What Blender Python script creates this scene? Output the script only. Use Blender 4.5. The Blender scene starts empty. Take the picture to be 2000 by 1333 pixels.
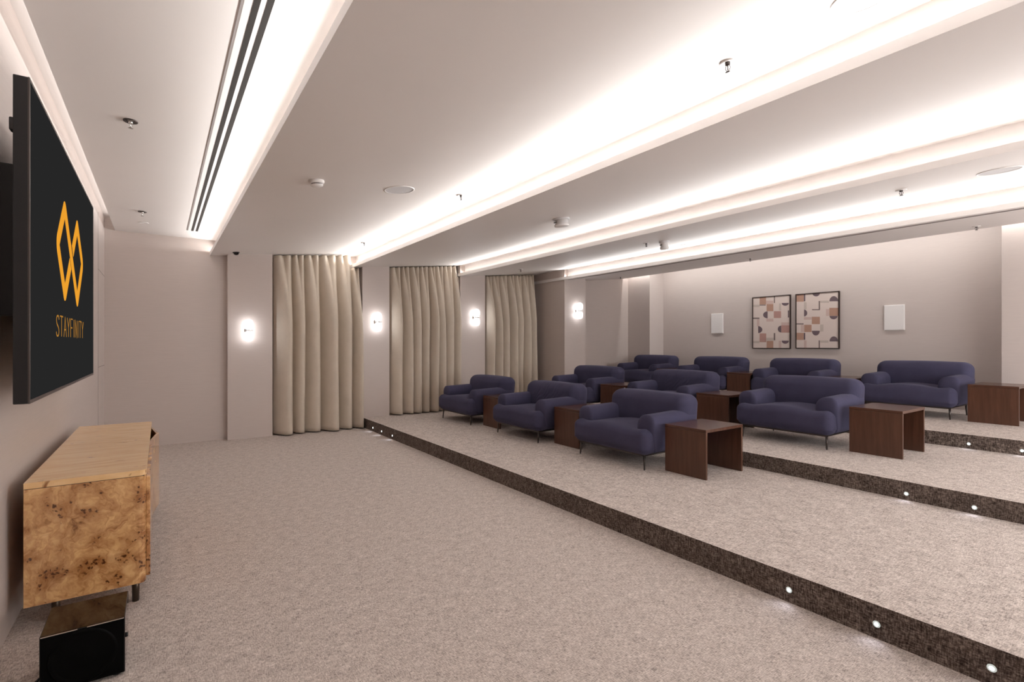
import bpy, bmesh, math, random
from mathutils import Vector, Matrix
D = bpy.data
C = bpy.context.scene.collection
SC = bpy.context.scene

# ------------------------------------------------------------------ camera
YAW = math.radians(35.0)
cs, sn = math.cos(YAW), math.sin(YAW)
EYE = 1.40
FPX, HZ = 981.0, 672.0
cam_d = D.cameras.new('camera')
cam_d.sensor_width = 36.0
cam_d.lens = FPX / 2000 * 36.0
cam_d.shift_y = (HZ - 666.5) / 2000
cam_d.clip_start = 0.02
cam = D.objects.new('camera', cam_d)
C.objects.link(cam)
cam.location = (0, 0, EYE)
cam.rotation_euler = (math.radians(90), 0, -YAW)
SC.camera = cam

# ------------------------------------------------------------------ world, exposure
w = D.worlds.new('world')
SC.world = w
w.use_nodes = True
w.node_tree.nodes['Background'].inputs[0].default_value = (1.0, 0.98, 0.97, 1)
w.node_tree.nodes['Background'].inputs[1].default_value = 1.8
SC.view_settings.view_transform = 'Standard'
SC.view_settings.look = 'None'
SC.view_settings.gamma = 1
SC.view_settings.use_curve_mapping = False
SC.view_settings.exposure = 1.75
SC.cycles.use_denoising = True
SC.cycles.max_bounces = 14
SC.cycles.diffuse_bounces = 9
SC.cycles.sample_clamp_indirect = 6.0

# room measurements (metres)
YF, YN = 8.45, -2.2            # far and near ends
XW, XB = -0.60, 9.45           # screen wall and back wall
LIPX = [0.586, 2.63, 4.61, 6.56]
LIPZ = 2.675
SLOPE = 0.104
LEDGE = 0.13              # depth of the light ledges
CEIL0 = 2.90
RISX = [2.785, 4.85, 6.91]
RISZ = [0.0, 0.16, 0.305, 0.45]

COVE_COL = (1.0, 0.985, 0.965)
def strip_light(name, x, z, power, tilt=0.0, y0=YN + 0.1, y1=8.25, width=0.02, col=COVE_COL, spread=180):
    l = D.lights.new(name, 'AREA')
    l.shape = 'RECTANGLE'
    l.size = width
    l.size_y = y1 - y0
    l.energy = power
    l.color = col
    l.spread = math.radians(spread)
    o = D.objects.new(name, l)
    C.objects.link(o)
    o.location = (x, (y0 + y1) / 2, z)
    o.rotation_euler = (0, math.pi + tilt, 0)
    return o
COVE_W = 19.0
for i, lx in enumerate(LIPX):
    strip_light('cove_strip_light', lx + 0.095, LIPZ + 0.058, COVE_W * (0.62, 0.95, 0.52, 0.60)[i], -1.25, y1=8.43 if i == 0 else 8.58, spread=110)
strip_light('cove_strip_light', -0.44, 2.945, 3.2, 0.2)
strip_light('cove_strip_light', 8.825, 3.185, 14.0, math.pi - 0.35, y1=8.03, width=0.03)

# ------------------------------------------------------------------ pixel <-> place helpers (used to measure)
def on_x(px, py, X):
    t = (px - 1000) / FPX
    d = X / (sn + t * cs)
    return Vector((X, d * (cs - t * sn), EYE - (py - HZ) / FPX * d))
def on_y(px, py, Y):
    t = (px - 1000) / FPX
    d = Y / (cs - t * sn)
    return Vector((d * (sn + t * cs), Y, EYE - (py - HZ) / FPX * d))
def ray(px, py):
    t = (px - 1000) / FPX
    return Vector((sn + t * cs, cs - t * sn, (HZ - py) / FPX))
def on_ceiling(px, py):
    r = ray(px, py)
    d = (CEIL0 - EYE) / r.z
    if r.x * d < LIPX[0]:
        return Vector((r.x * d, r.y * d, CEIL0)), 0.0
    for i, lx in enumerate(LIPX):
        # EYE + d rz = LIPZ + SLOPE (d rx - lx)
        d = (LIPZ - SLOPE * lx - EYE) / (r.z - SLOPE * r.x)
        rx = (LIPX[i + 1] + LEDGE) if i < 3 else 8.8
        if lx - 0.02 <= r.x * d <= rx:
            return Vector((r.x * d, r.y * d, EYE + d * r.z)), SLOPE
    d = (LIPZ + 0.1 - EYE) / r.z
    return Vector((r.x * d, r.y * d, LIPZ + 0.1)), SLOPE
def ceil_z(x):
    if x < LIPX[0]:
        return CEIL0
    for i in (3, 2, 1, 0):
        if x >= LIPX[i]:
            return LIPZ + SLOPE * (x - LIPX[i])

# ------------------------------------------------------------------ material helpers
def new_mat(name):
    m = D.materials.new(name)
    m.use_nodes = True
    nt = m.node_tree
    return m, nt, nt.nodes['Principled BSDF']
def N(nt, t, **k):
    n = nt.nodes.new(t)
    for a, b in k.items():
        if a in n.inputs:
            n.inputs[a].default_value = b
        else:
            setattr(n, a, b)
    return n
def L(nt, a, b):
    nt.links.new(a, b)
def simple(name, col, rough=0.5, metal=0.0, spec=0.5, coat=0.0, noise=0.0, nscale=20.0, bump=0.0):
    m, nt, b = new_mat(name)
    b.inputs['Base Color'].default_value = (*col, 1)
    b.inputs['Roughness'].default_value = rough
    b.inputs['Metallic'].default_value = metal
    b.inputs['Specular IOR Level'].default_value = spec
    b.inputs['Coat Weight'].default_value = coat
    tc = N(nt, 'ShaderNodeTexCoord')
    nz = N(nt, 'ShaderNodeTexNoise', Scale=nscale, Detail=4.0)
    L(nt, tc.outputs['Object'], nz.inputs['Vector'])
    if noise:
        mx = N(nt, 'ShaderNodeMix', data_type='RGBA')
        mx.inputs[6].default_value = (*[c * (1 - noise) for c in col], 1)
        mx.inputs[7].default_value = (*[min(1, c * (1 + noise)) for c in col], 1)
        L(nt, nz.outputs['Fac'], mx.inputs[0])
        L(nt, mx.outputs[2], b.inputs['Base Color'])
    if bump:
        bp = N(nt, 'ShaderNodeBump', Strength=bump, Distance=0.01)
        L(nt, nz.outputs['Fac'], bp.inputs['Height'])
        L(nt, bp.outputs['Normal'], b.inputs['Normal'])
    return m
def ramp(nt, stops, interp='LINEAR'):
    r = nt.nodes.new('ShaderNodeValToRGB')
    r.color_ramp.interpolation = interp
    e = r.color_ramp.elements
    while len(e) > 1:
        e.remove(e[-1])
    e[0].position = stops[0][0]
    e[0].color = (*stops[0][1], 1)
    for p, c in stops[1:]:
        x = e.new(p)
        x.color = (*c, 1)
    return r

def mat_carpet(name, lo, mid, hi, p0=0.36, p1=0.50, p2=0.64, scales=((200, 44, 110), (44, 200, 110))):
    m, nt, b = new_mat(name)
    b.inputs['Roughness'].default_value = 0.95
    b.inputs['Specular IOR Level'].default_value = 0.1
    b.inputs['Sheen Weight'].default_value = 0.0
    tc = N(nt, 'ShaderNodeTexCoord')
    outs = []
    for sc in scales:
        mp = N(nt, 'ShaderNodeMapping')
        mp.inputs['Scale'].default_value = sc
        L(nt, tc.outputs['Object'], mp.inputs['Vector'])
        nz = N(nt, 'ShaderNodeTexNoise', Scale=1.0, Detail=3.0, Roughness=0.7)
        L(nt, mp.outputs[0], nz.inputs['Vector'])
        outs.append(nz)
    big = N(nt, 'ShaderNodeTexNoise', Scale=16.0, Detail=4.0, Roughness=0.7)
    L(nt, tc.outputs['Object'], big.inputs['Vector'])
    mn = N(nt, 'ShaderNodeMath', operation='ADD')
    L(nt, outs[0].outputs['Fac'], mn.inputs[0])
    L(nt, outs[1].outputs['Fac'], mn.inputs[1])
    a2 = N(nt, 'ShaderNodeMath', operation='MULTIPLY_ADD')
    L(nt, mn.outputs[0], a2.inputs[0])
    a2.inputs[1].default_value = 0.5
    bg = N(nt, 'ShaderNodeMath', operation='MULTIPLY_ADD')
    L(nt, big.outputs['Fac'], bg.inputs[0])
    bg.inputs[1].default_value = 0.22
    bg.inputs[2].default_value = -0.11
    L(nt, bg.outputs[0], a2.inputs[2])
    r = ramp(nt, [(p0, lo), (p1, mid), (p2, hi)])
    L(nt, a2.outputs[0], r.inputs[0])
    L(nt, r.outputs[0], b.inputs['Base Color'])
    bp = N(nt, 'ShaderNodeBump', Strength=0.5, Distance=0.004)
    L(nt, a2.outputs[0], bp.inputs['Height'])
    L(nt, bp.outputs['Normal'], b.inputs['Normal'])
    return m

def mat_wall(name, col, rough=0.42):
    m, nt, b = new_mat(name)
    b.inputs['Roughness'].default_value = rough
    b.inputs['Specular IOR Level'].default_value = 0.45
    tc = N(nt, 'ShaderNodeTexCoord')
    mp = N(nt, 'ShaderNodeMapping')
    mp.inputs['Scale'].default_value = (6, 6, 260)
    L(nt, tc.outputs['Object'], mp.inputs['Vector'])
    nz = N(nt, 'ShaderNodeTexNoise', Scale=1.0, Detail=3.0)
    L(nt, mp.outputs[0], nz.inputs['Vector'])
    r = ramp(nt, [(0.3, tuple(c * 0.965 for c in col)), (0.7, tuple(c * 1.03 for c in col))])
    L(nt, nz.outputs['Fac'], r.inputs[0])
    L(nt, r.outputs[0], b.inputs['Base Color'])
    bp = N(nt, 'ShaderNodeBump', Strength=0.12, Distance=0.002)
    L(nt, nz.outputs['Fac'], bp.inputs['Height'])
    L(nt, bp.outputs['Normal'], b.inputs['Normal'])
    return m

def mat_burl():
    m, nt, b = new_mat('burl_veneer')
    b.inputs['Roughness'].default_value = 0.22
    b.inputs['Coat Weight'].default_value = 0.7
    b.inputs['Coat Roughness'].default_value = 0.06
    tc = N(nt, 'ShaderNodeTexCoord')
    warp = N(nt, 'ShaderNodeTexNoise', Scale=3.2, Detail=4.0, Roughness=0.6)
    L(nt, tc.outputs['Object'], warp.inputs['Vector'])
    mixv = N(nt, 'ShaderNodeVectorMath', operation='MULTIPLY_ADD')
    L(nt, warp.outputs['Color'], mixv.inputs[0])
    mixv.inputs[1].default_value = (0.45, 0.45, 0.45)
    L(nt, tc.outputs['Object'], mixv.inputs[2])
    fig = N(nt, 'ShaderNodeTexNoise', Scale=13.0, Detail=8.0, Roughness=0.68, Distortion=0.6)
    L(nt, mixv.outputs[0], fig.inputs['Vector'])
    r = ramp(nt, [(0.28, (0.22, 0.095, 0.032)), (0.42, (0.54, 0.28, 0.11)), (0.56, (0.72, 0.43, 0.19)), (0.74, (0.84, 0.56, 0.29))])
    L(nt, fig.outputs['Fac'], r.inputs[0])
    mv = N(nt, 'ShaderNodeVectorMath', operation='MULTIPLY_ADD')
    L(nt, fig.outputs['Color'], mv.inputs[0])
    mv.inputs[1].default_value = (0.06, 0.06, 0.06)
    L(nt, tc.outputs['Object'], mv.inputs[2])
    clus = N(nt, 'ShaderNodeTexNoise', Scale=9.5, Detail=1.0)
    L(nt, tc.outputs['Object'], clus.inputs['Vector'])
    cr = ramp(nt, [(0.49, (0, 0, 0)), (0.62, (1, 1, 1))])
    L(nt, clus.outputs['Fac'], cr.inputs[0])
    def eyes(scale, radius, soft):
        v = N(nt, 'ShaderNodeTexVoronoi', Scale=scale)
        L(nt, mv.outputs[0], v.inputs['Vector'])
        rad = N(nt, 'ShaderNodeMath', operation='MULTIPLY')
        L(nt, cr.outputs[0], rad.inputs[0])
        rad.inputs[1].default_value = radius
        df = N(nt, 'ShaderNodeMath', operation='SUBTRACT')
        L(nt, rad.outputs[0], df.inputs[0])
        L(nt, v.outputs['Distance'], df.inputs[1])
        kr = ramp(nt, [(0.0, (0, 0, 0)), (soft, (0.9, 0.9, 0.9))])
        L(nt, df.outputs[0], kr.inputs[0])
        return kr
    k1, k2 = eyes(48.0, 0.42, 0.2), eyes(26.0, 0.26, 0.1)
    mxk = N(nt, 'ShaderNodeMath', operation='MAXIMUM')
    L(nt, k1.outputs[0], mxk.inputs[0])
    L(nt, k2.outputs[0], mxk.inputs[1])
    # growth rings curling round the eyes
    wv = N(nt, 'ShaderNodeTexWave', Scale=5.0, Distortion=9.0, Detail=3.0)
    wv.inputs['Detail Scale'].default_value = 2.2
    L(nt, mixv.outputs[0], wv.inputs['Vector'])
    wr = ramp(nt, [(0.0, (0.72, 0.62, 0.54)), (0.22, (1, 1, 1))])
    L(nt, wv.outputs['Fac'], wr.inputs[0])
    mw = N(nt, 'ShaderNodeMix', data_type='RGBA', blend_type='MULTIPLY')
    mw.inputs[0].default_value = 0.5
    L(nt, r.outputs[0], mw.inputs[6])
    L(nt, wr.outputs[0], mw.inputs[7])
    mx = N(nt, 'ShaderNodeMix', data_type='RGBA')
    L(nt, mxk.outputs[0], mx.inputs[0])
    L(nt, mw.outputs[2], mx.inputs[6])
    mx.inputs[7].default_value = (0.075, 0.024, 0.010, 1)
    halo = ramp(nt, [(0.44, (1, 1, 1)), (0.66, (0.66, 0.54, 0.46))])
    L(nt, clus.outputs['Fac'], halo.inputs[0])
    mh = N(nt, 'ShaderNodeMix', data_type='RGBA', blend_type='MULTIPLY')
    mh.inputs[0].default_value = 1
    L(nt, mx.outputs[2], mh.inputs[6])
    L(nt, halo.outputs[0], mh.inputs[7])
    L(nt, mh.outputs[2], b.inputs['Base Color'])
    return m

def mat_wood(name, a, c, rough=0.3, scale=(30, 30, 1.5)):
    m, nt, b = new_mat(name)
    b.inputs['Roughness'].default_value = rough
    b.inputs['Specular IOR Level'].default_value = 0.5
    tc = N(nt, 'ShaderNodeTexCoord')
    mp = N(nt, 'ShaderNodeMapping')
    mp.inputs['Scale'].default_value = scale
    L(nt, tc.outputs['Object'], mp.inputs['Vector'])
    nz = N(nt, 'ShaderNodeTexNoise', Scale=2.0, Detail=6.0, Roughness=0.6, Distortion=0.4)
    L(nt, mp.outputs[0], nz.inputs['Vector'])
    r = ramp(nt, [(0.3, a), (0.7, c)])
    L(nt, nz.outputs['Fac'], r.inputs[0])
    L(nt, r.outputs[0], b.inputs['Base Color'])
    return m

def mat_fabric(name, col, scale=450.0, sheen=0.35, var=0.18, sheen_col=(0.6, 0.6, 0.8)):
    m, nt, b = new_mat(name)
    b.inputs['Roughness'].default_value = 0.9
    b.inputs['Specular IOR Level'].default_value = 0.15
    b.inputs['Sheen Weight'].default_value = sheen
    b.inputs['Sheen Roughness'].default_value = 0.4
    b.inputs['Sheen Tint'].default_value = (*sheen_col, 1)
    tc = N(nt, 'ShaderNodeTexCoord')
    nz = N(nt, 'ShaderNodeTexNoise', Scale=scale, Detail=2.0)
    L(nt, tc.outputs['Object'], nz.inputs['Vector'])
    big = N(nt, 'ShaderNodeTexNoise', Scale=6.0, Detail=3.0)
    L(nt, tc.outputs['Object'], big.inputs['Vector'])
    ad = N(nt, 'ShaderNodeMath', operation='MULTIPLY_ADD')
    L(nt, big.outputs['Fac'], ad.inputs[0])
    ad.inputs[1].default_value = 0.5
    L(nt, nz.outputs['Fac'], ad.inputs[2])
    r = ramp(nt, [(0.5, tuple(c * (1 - var) for c in col)), (1.0, tuple(c * (1 + var) for c in col))])
    L(nt, ad.outputs[0], r.inputs[0])
    L(nt, r.outputs[0], b.inputs['Base Color'])
    bp = N(nt, 'ShaderNodeBump', Strength=0.25, Distance=0.002)
    L(nt, nz.outputs['Fac'], bp.inputs['Height'])
    L(nt, bp.outputs['Normal'], b.inputs['Normal'])
    return m

def emis(name, col, strength, base=(0.8, 0.8, 0.8)):
    m, nt, b = new_mat(name)
    b.inputs['Base Color'].default_value = (*base, 1)
    b.inputs['Roughness'].default_value = 0.3
    b.inputs['Emission Color'].default_value = (*col, 1)
    b.inputs['Emission Strength'].default_value = strength
    return m

M = {}
M['carpet'] = mat_carpet('carpet', (0.19, 0.158, 0.145), (0.52, 0.458, 0.42), (0.84, 0.77, 0.72), 0.34, 0.49, 0.66)
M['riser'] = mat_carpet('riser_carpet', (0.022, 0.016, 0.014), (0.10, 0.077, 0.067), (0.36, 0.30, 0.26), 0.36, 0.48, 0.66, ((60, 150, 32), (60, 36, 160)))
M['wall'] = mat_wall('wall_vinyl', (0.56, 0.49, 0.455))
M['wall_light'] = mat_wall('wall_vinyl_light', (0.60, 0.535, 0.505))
M['ceil'] = simple('ceiling_paint', (0.80, 0.765, 0.745), 0.5, spec=0.35, noise=0.02, nscale=2)
M['white'] = simple('white_plastic', (0.82, 0.80, 0.79), 0.4)
M['grille'] = simple('pale_grille', (0.62, 0.61, 0.62), 0.6, noise=0.15, nscale=900)
M['slot'] = simple('dark_slot', (0.03, 0.027, 0.025), 0.6, noise=0.4, nscale=200)
M['slotline'] = simple('grey_gap', (0.30, 0.27, 0.26), 0.7)
M['chrome'] = simple('chrome', (0.7, 0.68, 0.66), 0.18, metal=1)
M['gunmetal'] = simple('dark_metal', (0.10, 0.085, 0.08), 0.35, metal=0.9)
M['bronze'] = simple('bronze_leg', (0.07, 0.05, 0.035), 0.35, metal=0.6)
M['black'] = simple('black_plastic', (0.012, 0.012, 0.013), 0.4)
M['gloss'] = simple('black_gloss', (0.003, 0.0025, 0.0025), 0.04)
M['cone'] = simple('black_cone', (0.002, 0.002, 0.002), 0.4, spec=0.06)
M['bezel'] = simple('tv_bezel', (0.007, 0.007, 0.008), 0.42, noise=0.2, nscale=30)
M['burl'] = mat_burl()
M['oak'] = mat_wood('burl_top', (0.76, 0.47, 0.21), (0.92, 0.64, 0.34), 0.25, (2.2, 15, 8))
def fleck(m):
    nt = m.node_tree
    b = nt.nodes['Principled BSDF']
    src = b.inputs['Base Color'].links[0].from_socket
    tc = N(nt, 'ShaderNodeTexCoord')
    mp = N(nt, 'ShaderNodeMapping')
    mp.inputs['Scale'].default_value = (9, 34, 9)
    L(nt, tc.outputs['Object'], mp.inputs['Vector'])
    nz = N(nt, 'ShaderNodeTexNoise', Scale=1.0, Detail=3.0, Distortion=1.0)
    L(nt, mp.outputs[0], nz.inputs['Vector'])
    r = ramp(nt, [(0.27, (0.35, 0.2, 0.12)), (0.34, (1, 1, 1))])
    L(nt, nz.outputs['Fac'], r.inputs[0])
    mx = N(nt, 'ShaderNodeMix', data_type='RGBA', blend_type='MULTIPLY')
    mx.inputs[0].default_value = 1
    L(nt, src, mx.inputs[6])
    L(nt, r.outputs[0], mx.inputs[7])
    L(nt, mx.outputs[2], b.inputs['Base Color'])
    b.inputs['Coat Weight'].default_value = 0.35
    b.inputs['Coat Roughness'].default_value = 0.12
fleck(M['oak'])
M['walnut'] = mat_wood('walnut_stain', (0.066, 0.028, 0.016), (0.115, 0.050, 0.030), 0.30, (14, 14, 1.2))
M['walnut_top'] = mat_wood('walnut_top', (0.062, 0.026, 0.016), (0.115, 0.05, 0.032), 0.22, (14, 1.2, 14))
M['navy'] = mat_fabric('navy_wool', (0.060, 0.057, 0.102), sheen=0.12)
M['linen'] = mat_fabric('linen_curtain', (0.60, 0.53, 0.445), 300, 0.15, 0.08, (0.9, 0.85, 0.8))
M['screen'] = emis('tv_screen', (0.0195, 0.0195, 0.0195), 0.297, (0.0, 0.0, 0.0))
M['orange'] = emis('screen_orange', (0.86, 0.36, 0.028), 0.297, (0.02, 0.01, 0.0))
M['orange_dim'] = emis('screen_amber', (0.42, 0.19, 0.03), 0.297, (0.02, 0.01, 0.0))
M['lamp'] = emis('frosted_glass_lit', (1.0, 0.985, 0.98), 0.18, (0.25, 0.25, 0.25))
def frost(m):
    nt = m.node_tree
    b = nt.nodes['Principled BSDF']
    tr = N(nt, 'ShaderNodeBsdfTransparent')
    mx = N(nt, 'ShaderNodeMixShader')
    mx.inputs[0].default_value = 0.5
    L(nt, tr.outputs[0], mx.inputs[1])
    L(nt, b.outputs[0], mx.inputs[2])
    L(nt, mx.outputs[0], nt.nodes['Material Output'].inputs['Surface'])
frost(M['lamp'])
M['led'] = emis('led_lens', (0.90, 0.97, 1.0), 4.0)
M['ledring'] = emis('led_ring_glow', (0.80, 0.95, 0.90), 0.12, (0.6, 0.6, 0.6))
for k_ in ('screen', 'orange', 'orange_dim'):          # a lit display: plain emission
    nt_ = M[k_].node_tree
    b_ = nt_.nodes['Principled BSDF']
    e_ = N(nt_, 'ShaderNodeEmission', Strength=b_.inputs['Emission Strength'].default_value)
    e_.inputs['Color'].default_value = b_.inputs['Emission Color'].default_value
    L(nt_, e_.outputs[0], nt_.nodes['Material Output'].inputs['Surface'])
M['canvas'] = simple('canvas', (0.70, 0.60, 0.55), 0.7)
M['frame'] = simple('frame_dark', (0.030, 0.016, 0.013), 0.35)
for nm, c in dict(tan=(0.45, 0.27, 0.20), rose=(0.46, 0.27, 0.235), pink=(0.60, 0.45, 0.41), pale=(0.55, 0.47, 0.42),
                  plum=(0.155, 0.11, 0.125), bar=(0.20, 0.155, 0.145)).items():
    M['ink_' + nm] = simple('ink_' + nm, c, 0.7, noise=0.06, nscale=60)

# ------------------------------------------------------------------ mesh helpers
def mesh_obj(name, bm, mats, parent=None, smooth=False, loc=None):
    me = D.meshes.new(name)
    bmesh.ops.recalc_face_normals(bm, faces=bm.faces[:])
    bm.to_mesh(me)
    bm.free()
    if not isinstance(mats, (list, tuple)):
        mats = [mats]
    for m in mats:
        me.materials.append(m)
    if smooth:
        me.polygons.foreach_set('use_smooth', [True] * len(me.polygons))
    o = D.objects.new(name, me)
    C.objects.link(o)
    if parent is not None:
        o.parent = parent
    if loc is not None:
        o.location = loc
    return o
def thing(name, label, cat, loc=(0, 0, 0), group=None):
    o = D.objects.new(name, None)
    o.empty_display_size = 0.1
    C.objects.link(o)
    o.location = loc
    o['label'] = label
    o['category'] = cat
    if group:
        o['group'] = group
    return o
def tag(o, label, cat, group=None):
    o['label'] = label
    o['category'] = cat
    if group:
        o['group'] = group
    return o
def struct(name, bm, mats, smooth=False):
    o = mesh_obj(name, bm, mats, smooth=smooth)
    o['kind'] = 'structure'
    return o
def add_box(bm, a, b, bevel=0.0, mat=0, seg=2):
    """box from corner a to corner b"""
    vs = [bm.verts.new((x, y, z)) for x in (a[0], b[0]) for y in (a[1], b[1]) for z in (a[2], b[2])]
    idx = [(0, 1, 3, 2), (4, 6, 7, 5), (0, 4, 5, 1), (2, 3, 7, 6), (0, 2, 6, 4), (1, 5, 7, 3)]
    fs = [bm.faces.new([vs[i] for i in f]) for f in idx]
    for f in fs:
        f.material_index = mat
    if bevel:
        es = list({e for f in fs for e in f.edges})
        r = bmesh.ops.bevel(bm, geom=es, offset=bevel, segments=seg, affect='EDGES', profile=0.5)
        for f in r['faces']:
            f.material_index = mat
    return fs
def add_prism_y(bm, poly, y0, y1, mat=0, edge_mats=None):
    a = [bm.verts.new((x, y0, z)) for x, z in poly]
    b = [bm.verts.new((x, y1, z)) for x, z in poly]
    n = len(poly)
    for i in range(n):
        f = bm.faces.new((a[i], a[(i + 1) % n], b[(i + 1) % n], b[i]))
        f.material_index = edge_mats[i] if edge_mats else mat
    for vs in (a, b):
        f = bm.faces.new(vs)
        f.material_index = mat
def add_prism_z(bm, poly, z0, z1, mat=0):
    a = [bm.verts.new((x, y, z0)) for x, y in poly]
    b = [bm.verts.new((x, y, z1)) for x, y in poly]
    n = len(poly)
    for i in range(n):
        bm.faces.new((a[i], a[(i + 1) % n], b[(i + 1) % n], b[i])).material_index = mat
    bm.faces.new(a).material_index = mat
    bm.faces.new(b).material_index = mat
def add_lathe(bm, prof, seg=32, axis='Z', c=(0, 0, 0), mat=0):
    """profile of (r, h) pairs spun round an axis"""
    c = Vector(c)
    rings = []
    for r, h in prof:
        ring = []
        if r < 1e-6:
            p = {'Z': (0, 0, h), 'X': (h, 0, 0), 'Y': (0, h, 0)}[axis]
            rings.append([bm.verts.new(c + Vector(p))])
            continue
        for k in range(seg):
            t = 2 * math.pi * k / seg
            q = {'Z': (r * math.cos(t), r * math.sin(t), h), 'X': (h, r * math.cos(t), r * math.sin(t)),
                 'Y': (r * math.cos(t), h, r * math.sin(t))}[axis]
            ring.append(bm.verts.new(c + Vector(q)))
        rings.append(ring)
    for a, b in zip(rings, rings[1:]):
        if len(a) == 1 and len(b) == 1:
            continue
        for k in range(seg):
            k2 = (k + 1) % seg
            if len(a) == 1:
                f = bm.faces.new((a[0], b[k], b[k2]))
            elif len(b) == 1:
                f = bm.faces.new((a[k], a[k2], b[0]))
            else:
                f = bm.faces.new((a[k], a[k2], b[k2], b[k]))
            f.material_index = mat
def add_tube(bm, pts, rad, seg=10, mat=0):
    pts = [Vector(p) for p in pts]
    rads = rad if isinstance(rad, (list, tuple)) else [rad] * len(pts)
    rings = []
    for i, p in enumerate(pts):
        t = (pts[min(i + 1, len(pts) - 1)] - pts[max(i - 1, 0)]).normalized()
        up = Vector((0, 0, 1)) if abs(t.z) < 0.9 else Vector((1, 0, 0))
        a = t.cross(up).normalized()
        b = t.cross(a).normalized()
        rings.append([bm.verts.new(p + (a * math.cos(2 * math.pi * k / seg) + b * math.sin(2 * math.pi * k / seg)) * rads[i]) for k in range(seg)])
    for a, b in zip(rings, rings[1:]):
        for k in range(seg):
            bm.faces.new((a[k], a[(k + 1) % seg], b[(k + 1) % seg], b[k])).material_index = mat
    bm.faces.new(rings[0]).material_index = mat
    bm.faces.new(rings[-1]).material_index = mat
def axis_samples(h, r, inner, edge):
    out = []
    for k in range(edge):
        a = math.radians(45) * (1 - k / edge)
        out.append(-(h - r) - r * math.tan(a))
    m = [-(h - r) + 2 * (h - r) * k / inner for k in range(inner + 1)]
    return out + m + [-x for x in reversed(out)]
def add_cushion(bm, cen, half, rad, inner=(8, 8, 6), edge=4, deform=None):
    """soft rounded block: every corner is an ellipsoid of radii rad"""
    S = [axis_samples(half[i], rad[i], inner[i], edge) for i in range(3)]
    cache = {}
    def vert(i, j, k):
        if (i, j, k) in cache:
            return cache[(i, j, k)]
        q = [S[0][i], S[1][j], S[2][k]]
        inn = [max(-(half[a] - rad[a]), min(half[a] - rad[a], q[a])) for a in range(3)]
        n = Vector([(q[a] - inn[a]) / rad[a] for a in range(3)])
        if n.length > 1e-9:
            n.normalize()
        p = Vector([inn[a] + n[a] * rad[a] for a in range(3)])
        p = p + Vector(cen)
        if deform:
            p = Vector(deform(p))
        v = bm.verts.new(p)
        cache[(i, j, k)] = v
        return v
    nx, ny, nz = (len(s) - 1 for s in S)
    for i in range(nx):
        for j in range(ny):
            for k in (0, nz):
                bm.faces.new((vert(i, j, k), vert(i + 1, j, k), vert(i + 1, j + 1, k), vert(i, j + 1, k)))
    for i in range(nx):
        for k in range(nz):
            for j in (0, ny):
                bm.faces.new((vert(i, j, k), vert(i + 1, j, k), vert(i + 1, j, k + 1), vert(i, j, k + 1)))
    for j in range(ny):
        for k in range(nz):
            for i in (0, nx):
                bm.faces.new((vert(i, j, k), vert(i, j + 1, k), vert(i, j + 1, k + 1), vert(i, j, k + 1)))
def copy_thing(src, loc, label, group=None):
    r = src.copy()
    C.objects.link(r)
    r.location = loc
    r['label'] = label
    if group:
        r['group'] = group
    for ch in src.children:
        c = ch.copy()
        C.objects.link(c)
        c.parent = r
        for g in ch.children:
            d = g.copy()
            C.objects.link(d)
            d.parent = c
    return r

# ------------------------------------------------------------------ THE SETTING
# stepped floor
bm = bmesh.new()
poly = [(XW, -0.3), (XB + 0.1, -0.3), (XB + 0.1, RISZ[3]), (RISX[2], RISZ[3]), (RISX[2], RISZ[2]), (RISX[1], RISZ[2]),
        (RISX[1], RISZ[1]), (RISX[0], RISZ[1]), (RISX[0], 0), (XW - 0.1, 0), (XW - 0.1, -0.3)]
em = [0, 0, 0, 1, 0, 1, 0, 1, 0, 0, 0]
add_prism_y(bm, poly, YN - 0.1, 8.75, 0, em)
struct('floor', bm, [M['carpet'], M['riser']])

# ceiling: flat bay over the screen, then sawtooth bays with light ledges
bm = bmesh.new()
f1 = LIPX[0] + LEDGE
add_prism_y(bm, [(-0.49, CEIL0), (-0.49, 2.95), (-0.478, 2.95), (-0.478, 2.92), (-0.40, 2.92), (-0.40, 3.07), (XW - 0.1, 3.07),
                 (XW - 0.1, 3.3), (f1, 3.3), (f1, CEIL0)], YN - 0.1, YF + 0.1)
for i, lx in enumerate(LIPX):
    ledge = [(lx, LIPZ), (lx, LIPZ + 0.055), (lx + 0.010, LIPZ + 0.055), (lx + 0.010, LIPZ + 0.018), (lx + LEDGE, LIPZ + 0.018), (lx + LEDGE, 3.3)]
    if i < 3:
        rx = LIPX[i + 1] + LEDGE
        ledge += [(rx, 3.3), (rx, LIPZ + SLOPE * (rx - lx))]
    else:
        ze = LIPZ + SLOPE * (8.8 - lx)
        ledge += [(XB + 0.1, 3.3), (XB + 0.1, 3.2), (8.70, 3.2), (8.70, ze + 0.03), (8.79, ze + 0.03), (8.79, ze + 0.07), (8.8, ze + 0.07), (8.8, ze)]
    add_prism_y(bm, ledge, YN - 0.1, 8.7)
struct('ceiling', bm, M['ceil'])

# screen wall
bm = bmesh.new()
add_box(bm, (XW - 0.15, YN - 0.1, -0.1), (XW, YF + 0.2, 3.25))
struct('wall_left', bm, M['wall_light'])
# panel joints on the screen wall
bm = bmesh.new()
add_box(bm, (XW - 0.01, 7.62, 0.0), (XW + 0.0015, 7.635, 2.95))
for z in (1.12, 2.28):
    add_box(bm, (XW - 0.01, 7.635, z), (XW + 0.0015, YF, z + 0.006))
struct('trim_1', bm, M['slotline'])

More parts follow.
